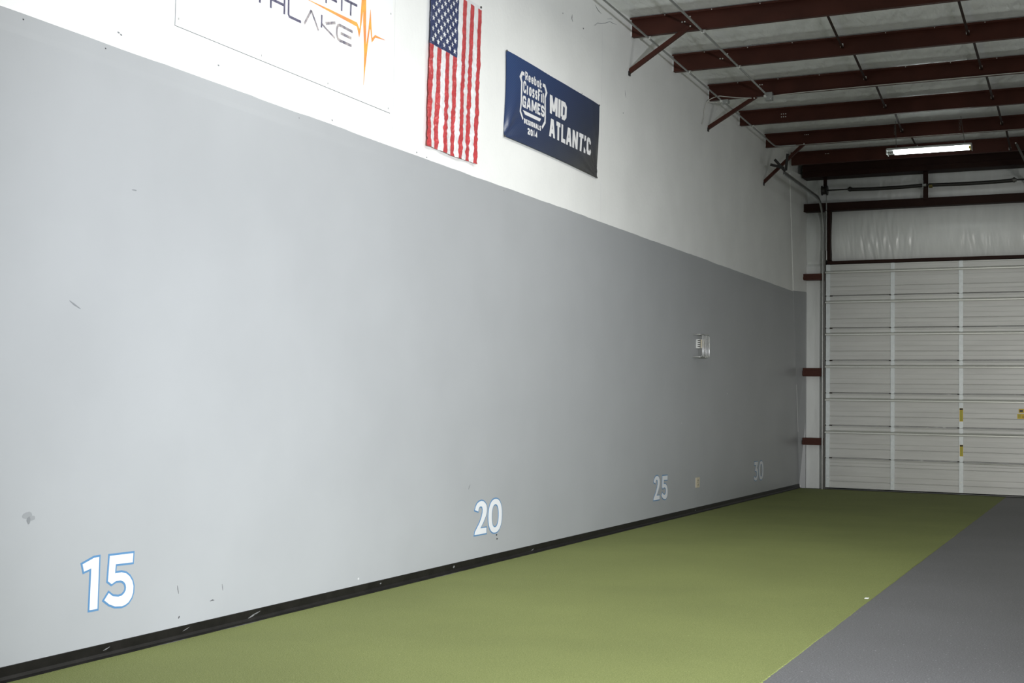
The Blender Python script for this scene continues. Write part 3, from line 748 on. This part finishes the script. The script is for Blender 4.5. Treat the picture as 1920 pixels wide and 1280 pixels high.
def write(mb, txt, y0, y1, z0, z1, sw, x0, x1, mi=0, gap=0.30, fx_=None, slant=0.0):
    h = z1 - z0; tot = sum(G[c][0] for c in txt) + gap * (len(txt) - 1); cy = y0
    sc = (y1 - y0) / tot
    for c in txt:
        w = G[c][0] * sc
        slab = False
        for st in G[c][1]:
            if st == 'H':
                slab = True; continue
            pts = []
            for u, v in st:
                yy_ = cy + sw / 2 + u * max(w - sw, 0.001); zz_ = z0 + sw / 2 + v * (h - sw)
                if slab or (len(st) == 2 and abs(st[0][0] - st[1][0]) < 1e-6): zz_ = z0 + v * h
                pts.append((yy_ + slant * v * h, zz_))
            if slab:
                (ya, za_), (yb, zb_) = sorted(pts, key=lambda q: q[1])
                mb.plate([(ya - sw / 2, za_), (ya + sw / 2, za_), (yb + sw / 2, zb_), (yb - sw / 2, zb_)], x0, x1, mi, fx_); slab = False
            else:
                if len(pts) > 2 and pts[0] != pts[-1]:      # square off open ends
                    P = [Vector(p) for p in pts]
                    if c in 'LETFRDN2': 
                        if abs(st[0][1] - st[1][1]) > 0.5 and st[0][1] in (0, 1): P[0].y = z0 + st[0][1] * h
                        if abs(st[0][0] - st[1][0]) > 0.5 and st[0][0] in (0, 1): P[0].x += (0.5 if st[0][0] else -0.5) * sw
                        if abs(st[-1][0] - st[-2][0]) > 0.5 and st[-1][0] in (0, 1): P[-1].x += (0.5 if st[-1][0] else -0.5) * sw
                    pts = [p[:] for p in P]
                mb.stroke(pts, sw, x0, x1, mi, closed=False, fx=fx_)
        cy += w + gap * sc


# ------------------------------------------------------------------ painted distance numbers
def arc(cx, cz, rx, rz, a0, a1, n_): return [(cx + rx * math.cos(math.radians(a)), cz + rz * math.sin(math.radians(a))) for a in lin(a0, a1, n_)]


def ring(mb, cy, cz, ry, rz, iy, iz, x0, x1, n_=40, p=2.25):
    def se(r1, r2, a):
        c, s_ = math.cos(a), math.sin(a)
        return (cy + r1 * math.copysign(abs(c) ** (2 / p), c), cz + r2 * math.copysign(abs(s_) ** (2 / p), s_))
    for k in range(n_):
        a, b_ = 2 * math.pi * k / n_, 2 * math.pi * (k + 1) / n_
        mb.plate([se(iy, iz, a), se(ry, rz, a), se(ry, rz, b_), se(iy, iz, b_)], x0, x1)


def digit_strokes(d):                                         # centre lines in a box 1 wide (metres scaled later), height 1
    if d == '1': return [[(0.02, .855), (.235, .955), (.30, .955)], [(.235, 1.0), (.235, 0.0)]]
    if d == '5': return [[(.66, .93), (.155, .93), (.125, .52)] + [(.125 + .02, .535)] + arc(.30, .315, .36, .245, 118, -150, 22)]
    if d == '2': return [arc(.375, .70, .28, .23, 168, 0, 12) + [(.64, .63), (.56, .48), (.36, .27), (.11, .075)], [(.03, .065), (.75, .065)]]
    if d == '3': return [[(.07, .93), (.60, .93), (.34, .60), (.42, .60)] + arc(.36, .325, .31, .255, 75, -150, 18)]
    return []


def number(txt, y0, zb, h, label, wid):
    t = empty('wall_number', (0.0, y0, zb), label, 'wall number', 'painted distance numbers')
    sw = 0.068 * h / 0.27; ow = sw + 0.030; cy = y0
    for d in txt:
        k = h / 0.27 * 0.27
        a, b = MB(), MB()
        if d == '0':
            W_ = wid.get('0', 0.265)
            ring(a, cy + W_ / 2, zb + h / 2, W_ / 2, h / 2 + 0.006, W_ / 2 - sw * 0.92, h / 2 - sw * 0.85, 0.0095, 0.0110)
            ring(b, cy + W_ / 2, zb + h / 2, W_ / 2 + 0.014, h / 2 + 0.020, W_ / 2 - sw * 0.92 - 0.013, h / 2 - sw * 0.85 - 0.013, 0.008, 0.0094)
        else:
            W_ = wid[d]
            for st in digit_strokes(d):
                pts = [(cy + u * W_ / (0.30 if d == '1' else 0.72), zb + v * h) for u, v in st]
                a.stroke(pts, sw, 0.0095, 0.0110)
                P = [Vector(p) for p in pts]
                e0 = P[0] + (P[0] - P[1]).normalized() * 0.014; e1 = P[-1] + (P[-1] - P[-2]).normalized() * 0.014
                b.stroke([e0[:]] + [p[:] for p in P[1:-1]] + [e1[:]], ow, 0.008, 0.0094)
        dg = part(a, 'digit', 'vinyl_white', t, label='white digit')
        ol = part(b, 'outline', 'vinyl_blue', t, label='blue outline')
        cy += W_ + wid.get('gap', 0.04)


# the number 15 follows its painted outline exactly
D1 = [(5.1783, .5159), (5.262, .5415), (5.299, .5425), (5.2961, .268), (5.2385, .2685), (5.2432, .4881), (5.1905, .4763)]
D5 = [(5.3794, .5394), (5.5614, .5363), (5.5585, .4864), (5.4259, .4900), (5.4221, .441), (5.4742, .4411), (5.5100, .4310), (5.5369, .4125), (5.5590, .3850), (5.5694, .3555), (5.5680, .3200), (5.5560, .2930), (5.5339, .2710), (5.5080, .2600), (5.4816, .2560), (5.4293, .262), (5.3857, .2792), (5.3466, .3055), (5.3791, .3404), (5.4099, .3195), (5.4534, .3114), (5.4800, .3140), (5.4980, .3240), (5.5100, .3390), (5.5120, .3550), (5.5080, .3700), (5.4986, .3822), (5.4850, .3920), (5.4672, .3974), (5.4324, .3991), (5.3985, .3862), (5.3705, .4047)]
def inflate(poly, d):
    P = [Vector(p) for p in poly]; n_ = len(P); out = []
    area = sum(P[i].x * P[(i + 1) % n_].y - P[(i + 1) % n_].x * P[i].y for i in range(n_)); sg = 1 if area > 0 else -1
    for i in range(n_):
        d0 = (P[i] - P[i - 1]).normalized(); d1 = (P[(i + 1) % n_] - P[i]).normalized()
        n0 = Vector((d0.y, -d0.x)) * sg; n1 = Vector((d1.y, -d1.x)) * sg; m = (n0 + n1).normalized()
        out.append((P[i] + m * d / max(0.5, m.dot(n0)))[:])
    return out


def shape_number(polys, y0, zb, label):
    t = empty('wall_number', (0.0, y0, zb), label, 'wall number', 'painted distance numbers')
    for p in polys:
        a = MB(); b = MB()
        if isinstance(p, dict):
            ring(a, *p['r'], 0.0095, 0.0108)
            cy, cz, ry, rz, iy, iz = p['r']; ring(b, cy, cz, ry + 0.011, rz + 0.011, iy - 0.010, iz - 0.010, 0.008, 0.0092)
        else:
            a.plate(p if sum(p[i - 1][0] * p[i][1] - p[i][0] * p[i - 1][1] for i in range(len(p))) > 0 else p[::-1], 0.0095, 0.0108)
            q = inflate(p, 0.011)
            b.plate(q if sum(q[i - 1][0] * q[i][1] - q[i][0] * q[i - 1][1] for i in range(len(q))) > 0 else q[::-1], 0.008, 0.0092)
        part(a, 'digit', 'vinyl_white', t, label='white digit'); part(b, 'outline', 'vinyl_blue', t, label='blue outline')


def place(poly, dy, sy=1.0, y_ref=0.0, sz=1.0, z_ref=0.0, dz=0.0): return [((y - y_ref) * sy + dy, (z - z_ref) * sz + z_ref + dz) for y, z in poly]


D2 = [(9.7228, .4791), (9.7380, .5080), (9.7607, .530), (9.7960, .5450), (9.8396, .5503), (9.8800, .5450), (9.9107, .5302), (9.9380, .5080), (9.9489, .4794), (9.9460, .4480), (9.9300, .4150), (9.8862, .3672), (9.8279, .3181), (9.9428, .3151), (9.9443, .2686), (9.7209, .2693), (9.7298, .2952), (9.8161, .3683), (9.8520, .4150), (9.8680, .4520), (9.8690, .4750), (9.8610, .4930), (9.8452, .5030), (9.8280, .5050), (9.8080, .5010), (9.7930, .4880), (9.7830, .4640)]
Z0 = {'r': (10.114, 0.404, 0.133, 0.146, 0.070, 0.100)}
shape_number([D1, D5], 5.18, 0.268, 'white number 15 with blue outline, nearest number on the grey wall')
shape_number([D2, Z0], 9.72, 0.268, 'white number 20 with blue outline on the grey wall below the blue banner')
shape_number([place(D2, 14.325, 0.94, 9.7209), place(D5, 14.605, 1.02, 5.3466)], 14.32, 0.268, 'white number 25 with blue outline, left of the beige wall outlet')
c3 = MB()
D3c = [(18.895, .523), (19.055, .523), (18.985, .432), (19.02, .432)] + arc(18.985, .355, .098, .075, 68, -155, 20)
def thick(pts, w):
    P = [Vector(p) for p in pts]; Lf = []; Rt = []
    for i in range(len(P)):
        d0 = (P[i] - P[max(i - 1, 0)]); d1 = P[min(i + 1, len(P) - 1)] - P[i]
        d0 = d0.normalized() if d0.length > 1e-9 else d1.normalized(); d1 = d1.normalized() if d1.length > 1e-9 else d0
        n0 = Vector((-d0.y, d0.x)); m = (n0 + Vector((-d1.y, d1.x))); m = m.normalized() if m.length > 1e-6 else n0
        k = w / 2 / max(0.5, m.dot(n0)); Lf.append((P[i] + m * k)[:]); Rt.append((P[i] - m * k)[:])
    return Lf + Rt[::-1]


D3 = [(18.886, .5478), (19.083, .5478), (19.083, .5180), (19.024, .4520), (19.050, .4470), (19.078, .4280), (19.094, .4000), (19.098, .3700), (19.090, .3350), (19.070, .3040), (19.040, .2820), (19.000, .2690), (18.955, .2680), (18.905, .2800), (18.868, .2980), (18.890, .3340), (18.930, .3180), (18.965, .3120), (18.995, .3150), (19.018, .3270), (19.033, .3470), (19.036, .3700), (19.028, .3910), (19.008, .4050), (18.980, .4110), (18.930, .4110), (18.926, .4260), (18.992, .5020), (18.886, .5020)]
shape_number([D3, {'r': (19.285, 0.409, 0.133, 0.142, 0.070, 0.096)}], 18.88, 0.268, 'white number 30, farthest number on the grey wall')

# ------------------------------------------------------------------ white sign board
sg = empty('sign_board', (0.0, 7.0, 3.55), 'large white sign board with orange heartbeat line, above the grey paint', 'sign')
b = MB(); b.plate([(5.797, 3.556), (8.222, 3.551), (8.236, 4.98), (5.806, 4.98)], 0.0005, 0.006); b.plate([(5.794, 3.5535), (8.223, 3.5485), (8.237, 4.983), (5.803, 4.983)], 0.0003, 0.002, 1)  # larger grey plate behind paints the board's shadow line
part(b, 'panel', ['sign_board', 'soft_scuff_shade'], sg)
for y, z in ((5.82, 3.60), (5.82, 3.83), (6.62, 3.585), (7.38, 3.58), (8.19, 3.58), (8.20, 4.3)):
    k = MB(); k.plate([(y - 0.004, z - 0.006), (y + 0.004, z - 0.006), (y + 0.004, z + 0.006), (y - 0.004, z + 0.006)], 0.006, 0.008); part(k, 'screw', 'galvanised', sg)
X0, X1 = 0.0060, 0.0075
b = MB(); w = 0.018
b.stroke([(7.083, 3.918), (7.160, 4.030)], w, X0, X1, 1); b.stroke([(7.160, 4.030), (7.175, 4.012), (7.250, 3.917)], w * 0.9, X0, X1, 1)
b.stroke([(7.287, 4.035), (7.286, 3.947)], w * .9, X0, X1, 0); b.stroke([(7.335, 3.989), (7.455, 4.026)], w * 1.1, X0, X1, 1); b.stroke([(7.289, 3.975), (7.330, 3.958), (7.452, 3.918)], w * .8, X0, X1, 1)
b.stroke([(7.6787, 4.022), (7.5094, 4.025), (7.487, 4.015), (7.476, 3.990), (7.477, 3.950), (7.490, 3.925), (7.515, 3.917), (7.6693, 3.9185)], w * 1.1, X0, X1, 1)
b.stroke([(7.5243, 3.9715), (7.663, 3.9715)], w * 1.1, X0, X1, 1)
b.stroke([(6.898, 4.03), (6.900, 3.930), (6.912, 3.918), (7.043, 3.918)], w, X0, X1, 0)
for y in (6.705, 6.853): b.stroke([(y, 4.03), (y, 3.917)], w, X0, X1, 0)
b.stroke([(6.712, 3.976), (6.846, 3.976)], w, X0, X1, 0)
b.stroke([(6.52, 4.022), (6.665, 4.022)], w, X0, X1, 0); b.stroke([(6.588, 4.02), (6.588, 3.917)], w, X0, X1, 0)
part(b, 'lettering', ['sign_dark', 'sign_navy'], sg, label='dark mottled lettering, lower line'); b = MB()
b.stroke([(7.565, 4.224), (7.733, 4.226)], w * 1.05, X0, X1, 0); b.stroke([(7.650, 4.222), (7.648, 4.131)], w, X0, X1, 0)
b.stroke([(7.531, 4.236), (7.531, 4.131)], w, X0, X1, 0)
b.stroke([(7.336, 4.131), (7.336, 4.226), (7.485, 4.226)], w, X0, X1, 0); b.stroke([(7.345, 4.179), (7.47, 4.179)], w, X0, X1, 0)
write(b, 'S', 7.15, 7.285, 4.131, 4.235, w, X0, X1, 0)
part(b, 'lettering', ['sign_dark', 'sign_navy'], sg, label='dark lettering, upper line')
b = MB()
b.stroke([(6.60, 4.094), (7.1295, 4.092), (7.40, 4.092), (7.735, 4.090)], [0.001, 0.004, 0.018, 0.030], X0, X1 + 0.0000)
b.plate([(7.722, 4.102), (7.738, 4.100), (7.778, 4.058), (7.766, 4.006)], X0, X1 + 0.0003)
b.plate([(7.766, 4.006), (7.780, 4.050), (7.815, 4.22), (7.830, 4.12), (7.846, 4.30), (7.836, 4.40), (7.800, 4.40)], X0, X1 + 0.0006)
b.plate([(7.816, 4.40), (7.816, 4.15), (7.838, 3.90), (7.838, 3.675), (7.848, 3.76), (7.862, 3.84), (7.862, 3.90), (7.845, 4.40)], X0, X1 + 0.0009)
b.plate([(7.838, 3.74), (7.862, 3.84), (7.880, 3.96), (7.905, 4.10), (7.924, 4.14), (7.911, 4.25), (7.890, 4.10), (7.850, 3.92)], X0, X1 + 0.0012)
b.plate([(7.911, 4.25), (7.900, 4.12), (7.918, 4.10), (7.938, 4.015), (7.946, 4.035), (7.930, 4.11)], X0, X1 + 0.0015)
b.plate([(7.938, 4.015), (7.955, 4.030), (7.983, 4.062), (8.125, 4.079), (7.981, 4.080), (7.948, 4.050)], X0, X1 + 0.0018)
part(b, 'heartbeat_line', 'sign_orange', sg, label='orange heartbeat line')

# ------------------------------------------------------------------ flag
fl = empty('flag', (0.02, 9.21, 4.769), 'red white and blue striped flag hung vertically, left of the blue banner', 'flag')
ZT, ZB = 4.769, 3.404
def f_pos(u, v):                                             # u 0..1 left to right, v 0..1 top to bottom
    y = (8.787 + (9.677 - 8.787) * u) * (1 - v) + (8.747 + (9.620 - 8.747) * u) * v
    y += 0.004 * math.sin(v * 19 + 1) * (u > 0.02) * v
    z = ZT + (ZB - ZT) * v + 0.004 * math.sin(u * 9) * v
    fold = 0.006 * nz(y * 9, z * 12 + y * 6, 0.5) + 0.007 * nz(y * 16, z * 30 + 14 * y, 1.5) + 0.0025 * nz(y * 40, z * 60 - 20 * y, 2.5)
    x = 0.022 + 0.006 * math.sin(u * 20 + 1.3) * (0.3 + 0.7 * v) + fold * (0.30 + 1.0 * v)
    return Vector((max(0.006, x), y, z))


NU, NV = 104, 200
us = [0.0] + [i / (NU) for i in range(1, NU + 1)]
vs = lin(0, 1, NV + 1); vs = [min(vs, key=lambda a: abs(a - q)) and q for q in vs]
vi = min(range(NV + 1), key=lambda i: abs(vs[i] - 0.397)); vs[vi] = 0.397
hi = min(range(NV + 1), key=lambda i: abs(vs[i] - 0.020)); vs[hi] = 0.020
def fm(i, j):
    u = (us[i] + us[i + 1]) / 2; v = (vs[j] + vs[j + 1]) / 2
    if v < 0.020: return 1
    if u < 7 / 13 and v < 0.397: return 2
    return 0 if int(u * 13) % 2 == 0 else 1


g = grid(f_pos, us, vs, fm)
g.f = [f[::-1] for f in g.f]
# stars sewn onto the blue field
for i in range(11):
    for j in range(9):
        if (i + j) % 2: continue
        cu = (7 / 13) * (j + 1) / 10; cv = 0.020 + (0.377) * (i + 1) / 12
        pts = []
        for k in range(10):
            a = math.pi / 2 + k * math.pi / 5; rr = 0.0275 if k % 2 == 0 else 0.0115
            p = f_pos(cu + rr * math.cos(a) / 0.88, cv - rr * math.sin(a) / 1.365); pts.append((p.x + 0.0022, p.y, p.z))
        c = f_pos(cu, cv)
        g.add([(c.x + 0.0022, c.y, c.z)] + pts, [(0, 1 + k, 1 + (k + 1) % 10) for k in range(10)], 1)
part(g, 'cloth', ['flag_red', 'flag_white', 'flag_blue'], fl)
for u in (0.02, 0.975):
    k = MB(); p = f_pos(u, 0.004); k.tube([(p.x, p.y, p.z), (p.x + 0.006, p.y, p.z)], 0.010, 10); part(k, 'grommet', 'slot_dark', fl)

# ------------------------------------------------------------------ blue banner
bn = empty('banner', (0.02, 11.3, 3.75), 'dark blue event banner with white shield and lettering, right of the flag', 'banner')
TL, BL, BR_, TR = (10.186, 4.533), (10.168, 3.752), (12.405, 3.743), (12.448, 4.524)
def b_pos(u, v):
    y = (TL[0] * (1 - u) + TR[0] * u) * (1 - v) + (BL[0] * (1 - u) + BR_[0] * u) * v
    z = (TL[1] * (1 - u) + TR[1] * u) * (1 - v) + (BL[1] * (1 - u) + BR_[1] * u) * v
    y += 0.018 * math.sin(v * math.pi) * (1 - u) ** 6 + 0.015 * math.sin(v * math.pi) * u ** 6
    z += 0.010 * math.sin(u * math.pi) * v ** 4
    x = 0.022
    # tension creases fanning out of the lower corners
    d = math.hypot(u * 2.2, (1 - v) * 0.78); a = math.atan2((1 - v) * 0.78, u * 2.2 + 1e-6)
    x += 0.020 * math.exp(-d / 0.35) * min(1, d * 9) * math.sin(a * 7.0 + 0.3)
    d = math.hypot((1 - u) * 2.2, (1 - v) * 0.78); a = math.atan2((1 - v) * 0.78, (1 - u) * 2.2 + 1e-6)
    x += 0.013 * math.exp(-d / 0.36) * min(1, d * 9) * math.sin(a * 11.0 + 0.5)
    x += 0.006 * nz(y * 2.2, z * 2.5, 0) - 0.012 * (1 - min(1, min(u, 1 - u) * 12)) * 0.5
    return Vector((x, y, z))


g = grid(lambda u, v: b_pos(u, v) - Vector((0, 10.186, 4.533)), lin(0, 1, 110), lin(0, 1, 50)); g.f = [f[::-1] for f in g.f]
cl = g.build('cloth', 'banner_print'); cl.location = (0, 10.186, 4.533); local(bn, cl)
def b_fx(y, z):
    v = min(1, max(0, (4.529 - z) / 0.780)); u = min(1, max(0, (y - 10.18) / 2.25))
    return b_pos(u, v).x
b = MB(); X0, X1 = 0.0020, 0.0030
write(b, 'MID', 11.143, 11.550, 4.165, 4.346, 0.048, X0, X1, gap=0.13, fx_=b_fx, slant=0.02)
part(b, 'lettering', 'print_white', bn, label='large white lettering, upper line'); b = MB()
write(b, 'ATLANTIC', 11.128, 12.194, 3.940, 4.118, 0.042, X0, X1, gap=0.16, fx_=b_fx, slant=0.03)
part(b, 'lettering', 'print_white', bn, label='large white lettering, lower line')
b = MB()
write(b, 'Reebok', 10.566, 10.947, 4.350, 4.431, 0.0165, X0, X1, gap=0.28, fx_=b_fx)
write(b, 'CrossFit', 10.524, 11.010, 4.225, 4.337, 0.022, X0, X1, gap=0.24, fx_=b_fx)
write(b, 'GAMES', 10.517, 11.013, 4.094, 4.200, 0.024, X0, X1, gap=0.20, fx_=b_fx)
write(b, 'REGIONALS', 10.571, 10.934, 3.950, 3.997, 0.0125, X0, X1, gap=0.26, fx_=b_fx)
write(b, '2014', 10.637, 10.855, 3.861, 3.922, 0.0165, X0, X1, gap=0.30, fx_=b_fx)
b.plate([(10.5904, 4.034), (10.907, 4.034), (10.9358, 4.066), (10.5349, 4.066)], X0, X1, fx=b_fx)
b.stroke([(10.545, 4.398), (10.500, 4.398), (10.464, 4.352), (10.490, 4.312), (10.488, 4.13), (10.482, 4.043), (10.549, 3.984)], [0.030, 0.034, 0.036, 0.030, 0.028, 0.028, 0.026], X0, X1, fx=b_fx)
b.stroke([(10.975, 4.398), (11.022, 4.398), (11.064, 4.345), (11.030, 4.290), (11.032, 4.10), (11.028, 4.052), (10.960, 3.985)], [0.030, 0.034, 0.036, 0.030, 0.028, 0.028, 0.026], X0, X1, fx=b_fx)
part(b, 'emblem', 'print_white', bn, label='white shield emblem with small lettering')
for u, v in ((0.004, 0.006), (0.004, 0.994), (0.996, 0.006), (0.996, 0.994)):
    k = MB(); p = b_pos(u, v); k.tube([(p.x, p.y, p.z), (p.x + 0.006, p.y, p.z)], 0.009, 8); part(k, 'grommet', 'dull_steel', bn)

# ------------------------------------------------------------------ caged wall unit
cg = empty('caged_alarm', (0.008, 16.15, 2.0), 'small white louvred wall unit inside a bent wire guard, high on the grey wall', 'wall unit')
b = MB(); b.box(0.008, 0.105, 15.94, 16.03, 2.118, 2.232); part(b, 'housing', 'white_plastic', cg)
for k in range(4):
    c = MB(); c.box(0.030, 0.062, 15.935, 15.94, 2.136 + 0.025 * k, 2.147 + 0.025 * k); part(c, 'louvre', 'slot_dark', cg)
c = MB(); c.box(0.070, 0.104, 15.936, 15.94, 2.122, 2.228); part(c, 'lens', 'beige_plastic', cg)
b = MB()
for k in range(6):
    yk = 15.80 + 0.062 * k
    b.tube([(0.010, yk + 0.03, 2.295), (0.12, yk, 2.290), (0.135, yk, 2.27), (0.135, yk, 2.02), (0.12, yk, 2.0), (0.010, yk + 0.03, 1.995)], 0.0055, 6)
for z in (2.29, 2.0):
    b.tube([(0.010, 15.79, z), (0.10, 15.795, z), (0.125, 15.81, z), (0.125, 16.10, z), (0.10, 16.13, z), (0.010, 16.15, z)], 0.0055, 6)
for k in range(5):
    xk = 0.022 + 0.022 * k; b.tube([(xk, 15.79, 2.0), (xk, 16.13, 2.0)], 0.004, 5)
part(b, 'wire_guard', 'chrome_wire', cg)

# ------------------------------------------------------------------ outlet
ot = empty('wall_outlet', (0.008, 16.04, 0.32), 'beige wall outlet low on the grey wall between numbers 25 and 30', 'outlet')
b = MB(); b.plate([(15.970, 0.325), (16.110, 0.325), (16.115, 0.330), (16.115, 0.450), (16.110, 0.455), (15.970, 0.455), (15.965, 0.450), (15.965, 0.330)], 0.0085, 0.016); part(b, 'cover_plate', 'beige_plastic', ot)
for z in (0.362, 0.418):
    c = MB(); c.plate([(16.04 + 0.035 * math.cos(a), z + 0.021 * math.sin(a)) for a in [2 * math.pi * k / 12 for k in range(12)]], 0.016, 0.018); s_ = part(c, 'socket', 'beige_plastic', ot)
    for y in (16.022, 16.052):
        d = MB(); d.plate([(y, z - 0.011), (y + 0.009, z - 0.011), (y + 0.009, z + 0.011), (y, z + 0.011)], 0.018, 0.0186)
        part(d, 'slot', 'slot_dark', ot)
c = MB(); c.tube([(0.016, 16.04, 0.39), (0.0185, 16.04, 0.39)], 0.005, 8); part(c, 'screw', 'slot_dark', ot)
